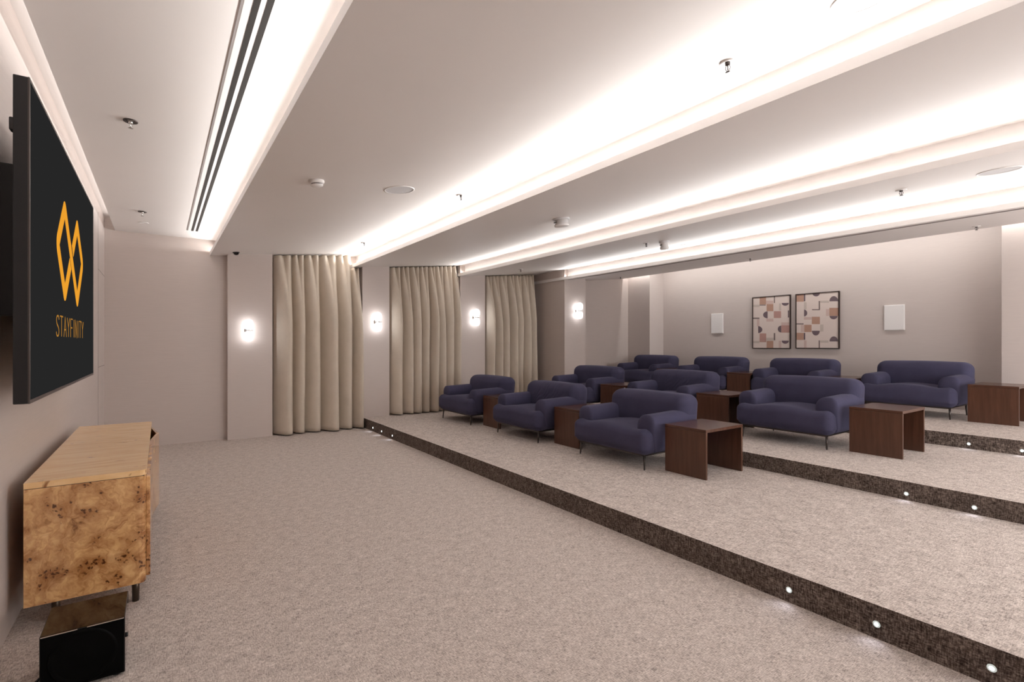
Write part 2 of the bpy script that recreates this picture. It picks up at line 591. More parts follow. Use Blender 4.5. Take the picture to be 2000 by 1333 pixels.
# far wall with recess, curtain niches, sconce panels and the pier
bm = bmesh.new()
prof = [(XW - 0.2, 8.45), (0.80, 8.45), (0.80, 8.33), (1.395, 8.33), (1.395, 8.62), (2.775, 8.62), (2.775, 8.33), (3.245, 8.33), (3.245, 8.62),
        (4.64, 8.62), (4.64, 8.33), (5.19, 8.33), (5.19, 8.62), (6.60, 8.62), (6.60, 7.60), (7.17, 7.60), (7.17, 8.08), (XB + 0.2, 8.08),
        (XB + 0.2, 8.85), (XW - 0.2, 8.85)]
add_prism_z(bm, prof, -0.1, 3.29)
struct('wall_far', bm, M['wall'])
# back wall with the two projecting columns
bm = bmesh.new()
prof = [(XB, YN - 0.2), (XB + 0.2, YN - 0.2), (XB + 0.2, 8.2), (8.975, 8.2), (8.975, 7.445), (XB, 7.445)]
add_prism_z(bm, prof, -0.1, 3.29)
add_box(bm, (8.975, YN - 0.1, 0.3), (XB + 0.05, 1.70, 3.25))
struct('wall_back', bm, M['wall_light'])
bm = bmesh.new()
# the near end, well behind the camera, has an opening added for fill light
add_box(bm, (XW - 0.2, YN - 0.2, -0.2), (3.2, YN, 3.29))
add_box(bm, (9.0, YN - 0.2, -0.2), (XB + 0.2, YN, 3.29))
add_box(bm, (3.2, YN - 0.2, 2.5), (9.0, YN, 3.29))
add_box(bm, (3.2, YN - 0.2, -0.2), (9.0, YN, 0.5))
struct('wall_near', bm, M['wall'])

# ------------------------------------------------------------------ CURTAINS
def curtain(name, x0, x1, zfloor, folds, label, seed):
    rnd = random.Random(seed)
    nf = len(folds)
    tot = sum(folds)
    edges = [0]
    for f in folds:
        edges.append(edges[-1] + f / tot)
    def phase(s):
        for k in range(nf):
            if s <= edges[k + 1] or k == nf - 1:
                return k + (s - edges[k]) / (edges[k + 1] - edges[k])
    ph2 = [rnd.uniform(-0.12, 0.12) for _ in range(nf + 1)]
    depth = [rnd.uniform(0.7, 1.2) for _ in range(nf + 1)]
    drift = [rnd.uniform(-0.03, 0.03) for _ in range(nf + 1)]
    nx, nz = nf * 26, 46
    bm = bmesh.new()
    grid = []
    for j in range(nz + 1):
        v = j / nz
        row = []
        for i in range(nx + 1):
            s = i / nx
            x = x0 + (x1 - x0) * s
            zt = ceil_z(x) - 0.012
            if any(lx - 0.03 < x < lx + 0.16 for lx in LIPX):
                zt = LIPZ - 0.012
            z = zfloor + 0.02 + (zt - zfloor - 0.02) * v
            p = phase(s)
            k = min(int(p), nf - 1)
            fr = p - k
            wide = (0.5 - 0.5 * math.cos(2 * math.pi * fr)) ** 0.75
            fine = abs(math.sin(math.pi * (2 * fr + ph2[k] * math.sin(math.pi * fr)))) ** 1.1
            wgt = max(0.0, min(1.0, (v - 0.60) / 0.40)) ** 1.6
            y = 8.42 - (1 - wgt) * 0.225 * depth[k] * wide - wgt * 0.085 * fine
            # folds bulge sideways like hanging cloth tubes
            xb = x + (1 - wgt) * (0.048 * wide - 0.016 * math.sin(2 * math.pi * fr)) + drift[k] * math.sin(math.pi * fr) * (1 - v)
            y += 0.008 * math.sin(7 * v + k * 1.7) * (1 - wgt)
            row.append(bm.verts.new((xb, y, z)))
        grid.append(row)
    for j in range(nz):
        for i in range(nx):
            bm.faces.new((grid[j][i], grid[j][i + 1], grid[j + 1][i + 1], grid[j + 1][i]))
    o = mesh_obj(name, bm, M['linen'], smooth=True)
    sol = o.modifiers.new('cloth', 'SOLIDIFY')
    sol.thickness = 0.004
    tag(o, label, 'curtain', 'beige pleated curtains along the far wall')
    return o
curtain('curtain', 1.42, 2.735, 0.0, [1.15, 0.8, 1.0, 1.2, 1.0, 0.6], 'widest beige pleated curtain, hanging down to the lower floor left of the steps', 3)
curtain('curtain', 3.27, 4.62, 0.16, [1.2, 1.0, 1.1, 1.05, 0.8, 1.0, 1.2, 0.7], 'middle beige pleated curtain, behind the leftmost front row armchair', 8)
curtain('curtain', 5.22, 6.42, 0.305, [0.8, 0.9, 1.1, 0.9, 1.0, 0.9, 0.8], 'narrowest beige pleated curtain, between a wall lamp panel and the pier', 12)

# ------------------------------------------------------------------ ARMCHAIRS
def seat_deform(p):
    x, y, z = p
    a = abs(y)
    up = max(0.0, (z - 0.27) / 0.125)
    crown = 0.028 * math.cos(min(a / 0.34, 1) * math.pi / 2) ** 1.2 - 0.008
    ear = 0.012 * math.exp(-((a - 0.46) / 0.07) ** 2)
    z2 = z + up * (crown + ear)
    if x < 0.1:
        zz = (z - 0.27) / 0.125
        x = x - 0.018 * (1 - zz * zz) * (1 - (a / 0.55) ** 4)
    if x > 0.13:
        y *= 1 - 0.05 * min(1, (x - 0.13) / 0.05)
    if z < 0.2:
        y *= 0.985
        x = 0.4 + (x - 0.4) * 0.975
    return x, y, z2
def back_deform(p, crease=False):
    x, y, z = p
    h = (z - 0.2) / 0.5
    x2 = x + 0.05 * h
    # soft belly on the inner face
    if x < 0.70:
        x2 -= 0.03 * math.cos(min(abs(y) / 0.52, 1) * math.pi / 2) * math.sin(max(0, min(1, h)) * math.pi) 
    z2 = z + 0.012 * h * (1 - (y / 0.53) ** 2)
    if crease and x < 0.72 and z > 0.38:
        g = math.exp(-((y + 0.06) / 0.30) ** 4) * math.exp(-((z - 0.55) / 0.13) ** 4)
        x2 += g * 0.0045 * math.sin((y + (z - 0.55) * 0.7 + 0.03 * math.sin(z * 23 + 1) + 0.02 * math.sin(y * 31)) * 80) * (0.6 + 0.4 * math.sin(y * 40 + 2))
    return x2, y, z2
def make_chair(label, group, crease=False):
    t = thing('armchair', label, 'armchair', (0, 0, 0), group)
    bm = bmesh.new()
    add_cushion(bm, (0.40, 0, 0.27), (0.40, 0.525, 0.125), (0.080, 0.080, 0.065), (10, 18, 3), 5, seat_deform)
    mesh_obj('seat', bm, M['navy'], t, True)
    for s in (-1, 1):
        bm = bmesh.new()
        def dfm(p, s=s):
            x, y, z = p
            z2 = z + 0.028 * (x - 0.15) * (1 if z > 0.4 else 0) - (0.016 * ((y - s * 0.43) / 0.1) ** 2 if z > 0.45 else 0)
            y2 = y + s * 0.010 * (z - 0.3) / 0.2
            x2 = x - 0.012 * (1 - ((z - 0.42) / 0.12) ** 2) if x < 0.16 else x
            return x2, y2, z2
        add_cushion(bm, (0.455, s * 0.424, 0.345), (0.345, 0.108, 0.190), (0.030, 0.068, 0.075), (8, 3, 6), 5, dfm)
        mesh_obj('armrest', bm, M['navy'], t, True)
    bm = bmesh.new()
    inner = (4, 90, 34) if crease else (4, 16, 8)
    add_cushion(bm, (0.70, 0, 0.45), (0.155, 0.532, 0.25), (0.115, 0.110, 0.10), inner, 6, lambda p: back_deform(p, crease))
    mesh_obj('backrest', bm, M['navy'], t, True)
    bm = bmesh.new()
    for s in (-1, 1):
        add_box(bm, (0.06, s * 0.455 - 0.014, 0.137), (0.76, s * 0.455 + 0.014, 0.150), 0.003)
    add_box(bm, (0.06, -0.455, 0.132), (0.088, 0.455, 0.150), 0.003)
    add_box(bm, (0.732, -0.455, 0.132), (0.76, 0.455, 0.148), 0.003)
    mesh_obj('base_frame', bm, M['gunmetal'], t)
    for x in (0.065, 0.765):
        for s in (-1, 1):
            bm = bmesh.new()
            add_tube(bm, [(x + (0.01 if x < 0.4 else -0.01), s * 0.452, 0.136), (x, s * 0.458, 0.0)], [0.0125, 0.0075], 12)
            mesh_obj('leg', bm, M['gunmetal'], t, True)
    return t
G1, G2, G3 = 'navy armchairs of the front row', 'navy armchairs of the middle row', 'navy armchairs of the back row'
plain = make_chair('front row navy armchair at the right end, nearest to the camera', G1)
plain.location = (3.82, 3.745, RISZ[1])
creased = make_chair('front row navy armchair in the middle, with diagonal creases across its backrest', G1, True)
creased.location = (3.80, 5.41, RISZ[1])
copy_thing(plain, (3.81, 7.09, RISZ[1]), 'front row navy armchair at the left end, in front of the middle curtain', G1)
copy_thing(plain, (5.57, 2.84, RISZ[2]), 'middle row navy armchair at the right end, open side table on its right', G2)
copy_thing(creased, (5.57, 4.60, RISZ[2]), 'middle row navy armchair with creased backrest, behind the nearest front row chair', G2)
copy_thing(plain, (5.57, 6.36, RISZ[2]), 'middle row navy armchair at the left end, before the pier with a lamp', G2)
copy_thing(plain, (8.02, 2.46, RISZ[3]), 'back row navy armchair at the right end, below the right white wall speaker', G3)
copy_thing(plain, (8.02, 4.055, RISZ[3]), 'back row navy armchair under the two framed pictures', G3)
copy_thing(plain, (8.02, 5.565, RISZ[3]), 'back row navy armchair below the left white wall speaker', G3)
copy_thing(plain, (8.02, 7.10, RISZ[3]), 'back row navy armchair at the left end, in front of the corner column', G3)

# ------------------------------------------------------------------ SIDE TABLES
def make_table(label, group):
    t = thing('side_table', label, 'side table', (0, 0, 0), group)
    bm = bmesh.new()
    add_box(bm, (0, 0, 0.428), (0.60, 0.45, 0.456), 0.0015)
    mesh_obj('tabletop', bm, M['walnut_top'], t)
    for x in (0.0, 0.575):
        bm = bmesh.new()
        add_box(bm, (x, 0.0005, 0), (x + 0.025, 0.4495, 0.4275), 0.0015)
        mesh_obj('side_panel', bm, M['walnut'], t)
    return t
T1, T2, T3 = 'dark wood side tables of the front row', 'dark wood side tables of the middle row', 'dark wood side tables of the back row'
tb = make_table('dark brown open side table right of the nearest front row armchair', T1)
tb.location = (4.05, 2.72, RISZ[1])
copy_thing(tb, (4.03, 4.385, RISZ[1]), 'dark brown side table between the nearest and the creased front row armchairs', T1)
copy_thing(tb, (4.03, 6.07, RISZ[1]), 'dark brown side table between the left end and the creased front row armchairs', T1)
copy_thing(tb, (5.745, 1.77, RISZ[2]), 'dark brown open side table at the right end of the middle row', T2)
copy_thing(tb, (5.745, 3.55, RISZ[2]), 'dark brown side table left of the right end armchair of the middle row', T2)
copy_thing(tb, (5.745, 5.30, RISZ[2]), 'dark brown side table right of the left end armchair of the middle row', T2)
copy_thing(tb, (8.08, 1.385, RISZ[3]), 'dark brown side table cut by the right edge of the photo, in the back row', T3)
ta = copy_thing(tb, (8.08, 3.05, RISZ[3]), 'mostly hidden dark brown side table between the two right back row armchairs', T3)
tc_ = copy_thing(tb, (8.08, 4.597, RISZ[3]), 'dark brown back row side table left of the armchair under the pictures', T3)
td = copy_thing(tb, (8.08, 6.107, RISZ[3]), 'dark brown back row side table right of the left end armchair, barely showing', T3)

for t_ in (ta, tc_, td):
    t_.scale = (1, 0.94, 1)          # a little narrower, to fit between the chairs

# ------------------------------------------------------------------ TELEVISION
SX = -0.41
tv = thing('television', 'huge black wall television showing an orange looped emblem and a name', 'television', (SX, 2.63, 1.17))
W_, H_ = 2.235, 1.25
bm = bmesh.new()
add_box(bm, (-0.046, 0, 0), (-0.0015, W_, H_), 0.003)
mesh_obj('housing', bm, M['bezel'], tv)
bm = bmesh.new()
for a, b in (((-0.004, 0, 0), (0.001, 0.012, H_)), ((-0.004, W_ - 0.012, 0), (0.001, W_, H_)), ((-0.004, 0.012, 0), (0.001, W_ - 0.012, 0.014)), ((-0.004, 0.012, H_ - 0.012), (0.001, W_ - 0.012, H_))):
    add_box(bm, a, b)
mesh_obj('bezel', bm, M['gunmetal'], tv)
bm = bmesh.new()
add_box(bm, (-0.003, 0.012, 0.014), (0.0, W_ - 0.012, H_ - 0.012))
mesh_obj('screen', bm, M['screen'], tv)
bm = bmesh.new()
add_box(bm, (-0.085, 0.30, 0.13), (-0.046, W_ - 0.30, H_ - 0.40), 0.01)
add_box(bm, (-0.064, 0.04, 1.05), (-0.046, 0.08, 1.10), 0.004)
add_box(bm, (-0.187, 0.35, 0.35), (-0.085, 0.43, 1.0), 0.004)
add_box(bm, (-0.187, W_ - 0.43, 0.35), (-0.085, W_ - 0.35, 1.0), 0.004)
add_box(bm, (-0.187, 0.3, 0.45), (-0.175, W_ - 0.3, 0.55), 0.003)
mesh_obj('wall_bracket', bm, M['black'], tv)

def logo_pt(x, y):
    p = on_x(95 + x / 4.44, 380 + y / 4.44, SX)
    return (p.y - 2.63, p.z - 1.17)
def chaikin(pts, closed, n=3):
    for _ in range(n):
        out = []
        m = len(pts)
        for i in range(m if closed else m - 1):
            a, b = Vector(pts[i]), Vector(pts[(i + 1) % m])
            out += [a.lerp(b, 0.25), a.lerp(b, 0.75)]
        if not closed:
            out = [Vector(pts[0])] + out + [Vector(pts[-1])]
        pts = out
    return pts
def ribbon(bm, pts, wdt, x, closed=False, mat=0, th=0.0012):
    pts = [Vector(p) for p in pts]
    n = len(pts)
    rows = []
    for i, p in enumerate(pts):
        a = pts[(i - 1) % n] if (closed or i > 0) else p
        b = pts[(i + 1) % n] if (closed or i < n - 1) else p
        t = (b - a)
        t.normalize()
        nrm = Vector((-t.y, t.x))
        l, r = p + nrm * wdt / 2, p - nrm * wdt / 2
        rows.append([bm.verts.new((xx, q[0], q[1])) for xx in (x, x + th) for q in (l, r)])
    rng = range(n) if closed else range(n - 1)
    for i in rng:
        A, B = rows[i], rows[(i + 1) % n]
        for q in ((0, 1), (1, 3), (3, 2), (2, 0)):
            bm.faces.new((A[q[0]], A[q[1]], B[q[1]], B[q[0]])).material_index = mat
    if not closed:
        for R in (rows[0], rows[-1]):
            bm.faces.new((R[0], R[1], R[3], R[2])).material_index = mat
A0, L0, B0 = logo_pt(138, 118), logo_pt(76, 420), logo_pt(140, 868)
C0, R0, D0 = logo_pt(246, 275), logo_pt(290, 610), logo_pt(247, 925)
def lerp(a, b, t):
    return (a[0] + (b[0] - a[0]) * t, a[1] + (b[1] - a[1]) * t)
def soft(a, b, c, near=0.12):
    return [lerp(b, a, near), b, lerp(b, c, near)]
bm = bmesh.new()
path = [lerp(B0, C0, 0.415)] + soft(C0, B0, L0, 0.06) + soft(B0, L0, A0, 0.22) + soft(L0, A0, D0, 0.06) + soft(A0, D0, R0, 0.06) + soft(D0, R0, C0, 0.22) + soft(R0, C0, B0, 0.06) + [lerp(B0, C0, 0.60)]
ribbon(bm, chaikin(path, False, 3), 0.076, 0.0002)
mesh_obj('emblem', bm, M['orange'], tv)
# thin capitals under the emblem
zt, zb = on_x(111, 616, SX).z - 1.17, on_x(111, 657, SX).z - 1.17
y0t, y1t = on_x(109.6, 640, SX).y - 2.63, on_x(162.5, 640, SX).y - 2.63
GL = {'S': [[(0.95, 0.82), (0.8, 0.97), (0.5, 1.0), (0.15, 0.93), (0.05, 0.75), (0.2, 0.58), (0.75, 0.44), (0.95, 0.25), (0.8, 0.06), (0.5, 0.0), (0.15, 0.04), (0.02, 0.2)]],
      'T': [[(0, 1), (1, 1)], [(0.5, 1), (0.5, 0)]], 'A': [[(0, 0), (0.5, 1), (1, 0)], [(0.2, 0.36), (0.8, 0.36)]],
      'Y': [[(0, 1), (0.5, 0.5), (1, 1)], [(0.5, 0.5), (0.5, 0)]], 'F': [[(0.1, 0), (0.1, 1), (0.95, 1)], [(0.1, 0.52), (0.8, 0.52)]],
      'I': [[(0.5, 0), (0.5, 1)]], 'N': [[(0.05, 0), (0.05, 1), (0.95, 0), (0.95, 1)]]}
word = 'STAYFINITY'
wid = {'I': 0.45}
tw = sum(wid.get(ch, 1.0) for ch in word) + 0.38 * (len(word) - 1)
unit = (y1t - y0t) / tw
bm = bmesh.new()
x = y0t
for ch in word:
    wch = wid.get(ch, 1.0) * unit
    for st in GL[ch]:
        pts = [(x + (u if ch != 'I' else 0.5) * wch, zb + v * (zt - zb)) for u, v in st]
        ribbon(bm, chaikin(pts, False, 2) if ch == 'S' else pts, 0.0075, 0.0002)
    x += wch + 0.38 * unit
mesh_obj('lettering', bm, M['orange_dim'], tv)

# ------------------------------------------------------------------ CREDENZA
cz = thing('sideboard', 'glossy burl wood sideboard with dark knots below the television', 'sideboard', (-0.535, 3.30, 0))
CW, CL, CT, CB = 0.475, 2.02, 0.732, 0.135
bm = bmesh.new()
poly = [(0, 0), (CW - 0.030, 0), (CW - 0.018, 0.003), (CW - 0.007, 0.012), (CW - 0.002, 0.028), (CW - 0.002, CL - 0.02), (CW - 0.02, CL), (0, CL)]
add_prism_z(bm, poly, CB, CT - 0.032)
o = mesh_obj('carcass', bm, M['burl'], cz)
bm = bmesh.new()
add_prism_z(bm, [(x_ + (0.002 if x_ > 0.1 else 0), y_ - 0.001 if y_ < 0.02 else y_) for x_, y_ in poly], CT - 0.029, CT)
mesh_obj('top', bm, M['oak'], cz)
bm = bmesh.new()
add_box(bm, (0.004, 0.004, CT - 0.033), (CW - 0.01, CL - 0.01, CT - 0.028))
mesh_obj('shadow_gap', bm, M['slot'], cz)
for (ya, yb) in ((0.035, 0.555), (0.56, 1.075)):
    bm = bmesh.new()
    add_box(bm, (CW - 0.002, ya, CB + 0.02), (CW + 0.016, yb, CT - 0.045), 0.003)
    mesh_obj('door', bm, M['burl'], cz)
# folded front standing proud, open along its top
bm = bmesh.new()
fa, fb, fc = (CW - 0.002, 1.08), (CW + 0.052, 1.49), (CW - 0.002, 1.92)
ia, ib, ic = (CW - 0.002, 1.17), (CW + 0.034, 1.49), (CW - 0.002, 1.83)
add_prism_z(bm, [fa, fb, ib, ia], CB + 0.02, CT - 0.03)
add_prism_z(bm, [fb, fc, ic, ib], CB + 0.02, CT - 0.03)
mesh_obj('folded_front', bm, M['burl'], cz)
bm = bmesh.new()
add_prism_z(bm, [ia, ib, ic], CB + 0.03, CT - 0.12)
mesh_obj('dark_interior', bm, M['slot'], cz)
for lx_, ly_ in ((0.425, 0.12), (0.425, CL - 0.12), (0.10, 0.12), (0.10, CL - 0.12)):
    bm = bmesh.new()
    add_lathe(bm, [(0, 0), (0.016, 0), (0.018, CB), (0, CB)], 20, 'Z', (lx_, ly_, 0))
    mesh_obj('leg', bm, M['bronze'], cz, True)

# ------------------------------------------------------------------ SUBWOOFER
sw = thing('subwoofer', 'glossy black cube subwoofer on the carpet in front of the sideboard', 'speaker', (-0.39, 2.68, 0))
bm = bmesh.new()
add_box(bm, (0, 0, 0.012), (0.268, 0.275, 0.245), 0.003)
mesh_obj('cabinet', bm, M['gloss'], sw)
bm = bmesh.new()
add_box(bm, (0.003, -0.003, 0.015), (0.265, 0.001, 0.2395), 0.001)
mesh_obj('front_panel', bm, M['cone'], sw)
bm = bmesh.new()
add_lathe(bm, [(0.0, 0.000), (0.03, 0.003), (0.06, 0.007), (0.09, 0.006), (0.100, -0.001), (0.108, 0.001), (0.110, 0.004)], 48, 'Y', (0.134, -0.008, 0.128))
mesh_obj('driver_cone', bm, M['cone'], sw, True)
bm = bmesh.new()
add_box(bm, (0.004, -0.0035, 0.2405), (0.115, 0.0, 0.2435))
add_box(bm, (0.145, -0.0035, 0.2405), (0.264, 0.0, 0.2435))
mesh_obj('edge_glint', bm, M['chrome'], sw)  # bright strips stand in for the highlight along the glass edge
bm = bmesh.new()
add_lathe(bm, [(0, 0.0), (0.010, 0.0), (0.009, 0.008), (0, 0.008)], 20, 'X', (0.268, 0.06, 0.14))
mesh_obj('side_knob', bm, M['black'], sw, True)
for fx in (0.03, 0.238):
    for fy in (0.03, 0.245):
        bm = bmesh.new()
        add_lathe(bm, [(0, 0), (0.014, 0), (0.012, 0.013), (0, 0.013)], 16, 'Z', (fx, fy, 0))
        mesh_obj('foot', bm, M['black'], sw, True)
bm = bmesh.new()
pts = [(-0.40, 2.80, 0.03), (-0.44, 2.76, 0.008), (-0.46, 2.68, 0.008), (-0.44, 2.60, 0.008), (-0.40, 2.585, 0.008), (-0.42, 2.52, 0.008), (-0.48, 2.50, 0.008), (-0.56, 2.56, 0.008), (-0.585, 2.62, 0.02)]
add_tube(bm, [tuple(p) for p in chaikin([Vector(p) for p in pts], False, 2)], 0.0055, 8)
tag(mesh_obj('power_cable', bm, M['black'], smooth=True), 'black cable curling on the carpet beside the subwoofer', 'cable')

# ------------------------------------------------------------------ WALL LAMPS
def make_sconce(label):
    t = thing('wall_lamp', label, 'wall lamp', (0, 0, 0), 'white glass wall lamps')
    for s in (1, -1):
        bm = bmesh.new()
        prof = [(0.0, s * 0.012), (0.040, s * 0.012), (0.062, s * 0.045), (0.066, s * 0.085), (0.062, s * 0.125), (0.046, s * 0.152), (0.022, s * 0.165), (0, s * 0.168)]
        add_lathe(bm, prof, 32, 'Z', (0, -0.085, 0))
        mesh_obj('glass_shade', bm, M['lamp'], t, True)
    bm = bmesh.new()
    add_lathe(bm, [(0, -0.013), (0.030, -0.013), (0.030, 0.013), (0, 0.013)], 24, 'Z', (0, -0.085, 0))
    for sx_ in (-1, 1):
        add_lathe(bm, [(0, -0.02), (0.007, -0.02), (0.007, 0.0), (0, 0.0)], 12, 'Y', (sx_ * 0.045, -0.105, 0))
    add_box(bm, (-0.05, -0.112, -0.005), (0.05, -0.085, 0.005), 0.001)
    mesh_obj('metal_holder', bm, M['chrome'], t, True)
    bm = bmesh.new()
    add_lathe(bm, [(0, -0.012), (0.045, -0.012), (0.045, 0.0), (0, 0.0)], 28, 'Y', (0, 0, 0))
    add_tube(bm, [(0, -0.01, 0), (0, -0.07, 0)], 0.01)
    mesh_obj('wall_plate', bm, M['chrome'], t, True)
    return t
def bulb(t):
    for dz in (-0.085, 0.085):
        l = D.lights.new('bulb_light', 'POINT')
        l.energy = 0.65
        l.color = (0.97, 0.97, 1.0)
        l.shadow_soft_size = 0.035
        o = D.objects.new('bulb_light', l)
        C.objects.link(o)
        o.location = t.location + Vector((0, -0.085, dz))
sc0 = make_sconce('lit white glass wall lamp left of the widest curtain, lowest of the four')
sc0.location = on_y(484, 646, 8.33)
copy_thing(sc0, on_y(735, 629.5, 8.33), 'lit white glass wall lamp between the widest and the middle curtain')
copy_thing(sc0, on_y(926.5, 621, 8.33), 'lit white glass wall lamp between the middle and the narrowest curtain')
copy_thing(sc0, on_y(1127, 608, 7.60), 'lit white glass wall lamp on the projecting pier, rightmost of the four')

for t_ in [o for o in C.objects if o.name.startswith('wall_lamp')]:
    bulb(t_)

# ------------------------------------------------------------------ BACK WALL: pictures and flat speakers
def picture(label, px0, pt0, px1, pt1, pb, inner, shapes):
    XP = XB - 0.035
    a = on_x(px0, pb, XP)
    b = on_x(px1, pb, XP)
    zt = (on_x(px0, pt0, XP).z + on_x(px1, pt1, XP).z) / 2
    zb = (a.z + b.z) / 2
    y_left, y_right = a.y, b.y          # left in the photo is the larger y
    Wd, Hg = y_left - y_right, zt - zb
    t = thing('framed_picture', label, 'picture', (XB, y_left, zb), 'framed abstract prints on the back wall')
    bm = bmesh.new()
    fw = 0.014
    add_box(bm, (-0.035, -fw, 0), (0, 0, Hg)); add_box(bm, (-0.035, -Wd, 0), (0, -Wd + fw, Hg))
    add_box(bm, (-0.035, -Wd + fw, 0), (0, -fw, fw)); add_box(bm, (-0.035, -Wd + fw, Hg - fw), (0, -fw, Hg))
    mesh_obj('frame', bm, M['frame'], t)
    ix0, ix1, iyt0, iyt1, iyb = inner
    keys = ['canvas', 'ink_tan', 'ink_rose', 'ink_pink', 'ink_pale', 'ink_plum', 'ink_bar']
    bm = bmesh.new()
    add_box(bm, (-0.024, -Wd + fw, fw), (-0.002, -fw, Hg - fw), 0, 0)
    iw, ih = Wd - 2 * fw, Hg - 2 * fw
    def uv(x, y):
        u = (x - ix0) / (ix1 - ix0)
        yt = iyt0 + (iyt1 - iyt0) * u
        v = (iyb - y) / (iyb - yt)
        u = max(0, min(1, u)); v = max(0, min(1, v))
        return (-fw - u * iw, fw + v * ih)
    lift = 0.0
    for shp in shapes:
        lift += 0.00005
        xx = -0.0243 - lift
        col = keys.index('ink_' + shp[0])
        if shp[1] == 'r':
            x0, y0, x1, y1 = shp[2:]
            pts = [(x0, y0), (x1, y0), (x1, y1), (x0, y1)]
        else:
            cx, cy, r, ry = shp[2:]
            st = {'D': 0, 'L': 90, 'U': 180, 'R': 270}[shp[1]]
            pts = [(cx + r * math.cos(math.radians(st + k * 9)), cy + ry * math.sin(math.radians(st + k * 9))) for k in range(21)]
        f = bm.faces.new([bm.verts.new((xx, *uv(*p))) for p in pts])
        f.material_index = col
    mesh_obj('print', bm, [M[k] for k in keys], t)
P1 = [('pink', 'r', 415, 330, 540, 390), ('pale', 'r', 185, 400, 303, 440), ('pale', 'r', 635, 378, 670, 500), ('pink', 'r', 420, 640, 540, 690),
      ('pink', 'r', 255, 650, 300, 775), ('pink', 'r', 672, 705, 805, 755), ('pale', 'r', 420, 970, 545, 1020), ('pale', 'r', 185, 1025, 300, 1065),
      ('pink', 'r', 630, 1020, 672, 1145),
      ('tan', 'r', 303, 265, 415, 395), ('tan', 'r', 425, 390, 540, 512), ('rose', 'r', 548, 512, 668, 630), ('rose', 'r', 672, 755, 810, 880),
      ('rose', 'r', 303, 895, 418, 1020), ('tan', 'r', 425, 1025, 540, 1150),
      ('bar', 'r', 303, 398, 410, 415), ('bar', 'r', 550, 255, 568, 372), ('bar', 'r', 185, 622, 300, 645), ('plum', 'r', 780, 500, 800, 622),
      ('bar', 'r', 548, 890, 572, 1012), ('rose', 'r', 303, 1022, 418, 1045),
      ('plum', 'D', 737, 372, 58, 48), ('plum', 'L', 443, 575, 78, 60), ('plum', 'R', 278, 830, 72, 60), ('plum', 'L', 670, 820, 55, 58), ('plum', 'D', 738, 1018, 58, 54)]
P2 = [('pale', 'r', 1065, 360, 1112, 490), ('pale', 'r', 1350, 335, 1500, 375), ('pink', 'r', 1448, 480, 1503, 600), ('pink', 'r', 1065, 620, 1200, 665),
      ('pink', 'r', 1010, 755, 1065, 880), ('pale', 'r', 1350, 750, 1405, 870), ('pale', 'r', 1350, 1025, 1490, 1065), ('pink', 'r', 1065, 1025, 1112, 1155),
      ('tan', 'r', 930, 225, 1060, 352), ('tan', 'r', 1505, 460, 1655, 598), ('tan', 'r', 1205, 615, 1345, 742), ('tan', 'r', 1070, 755, 1200, 880), ('tan', 'r', 930, 895, 1060, 1018),
      ('plum', 'r', 1062, 222, 1090, 345), ('plum', 'r', 1062, 895, 1088, 1015), ('bar', 'r', 1325, 340, 1348, 485), ('bar', 'r', 1210, 483, 1345, 500),
      ('bar', 'r', 930, 730, 1060, 750), ('bar', 'r', 1325, 1025, 1345, 1155),
      ('plum', 'D', 1280, 205, 64, 56), ('plum', 'U', 1578, 346, 72, 88), ('plum', 'R', 1068, 550, 56, 60), ('plum', 'D', 1575, 600, 66, 58),
      ('plum', 'D', 1275, 858, 68, 82), ('plum', 'U', 1578, 1042, 70, 88)]
picture('left, smaller looking abstract print of squares and half discs in a thin dark frame', 1469, 580.5, 1543.5, 576.5, 681.5, (187, 810, 285, 242, 1145), P1)
picture('right, larger looking abstract print of squares and half discs in a thin dark frame', 1553.5, 574.5, 1639, 569, 681.5, (930, 1655, 235, 182, 1155), P2)
def wall_speaker(label, px0, pt0, px1, pt1, pb):
    XP = XB - 0.03
    a, b = on_x(px0, pb, XP), on_x(px1, pb, XP)
    zt = (on_x(px0, pt0, XP).z + on_x(px1, pt1, XP).z) / 2
    t = thing('wall_speaker', label, 'speaker', (XB, a.y, a.z), 'flat white wall speakers')
    Wd, Hg = a.y - b.y, zt - a.z
    bm = bmesh.new()
    add_box(bm, (-0.022, -Wd, 0), (0, 0, Hg), 0.003)
    mesh_obj('frame', bm, M['white'], t)
    bm = bmesh.new()
    add_box(bm, (-0.03, -Wd + 0.008, 0.008), (-0.021, -0.008, Hg - 0.008), 0.003)
    mesh_obj('grille', bm, M['white'], t)
wall_speaker('white flat rectangular speaker on the back wall left of the pictures', 1388.5, 613.5, 1411.5, 612, 652)
wall_speaker('white flat rectangular speaker on the back wall right of the pictures', 1726, 597, 1766.5, 594.5, 646)

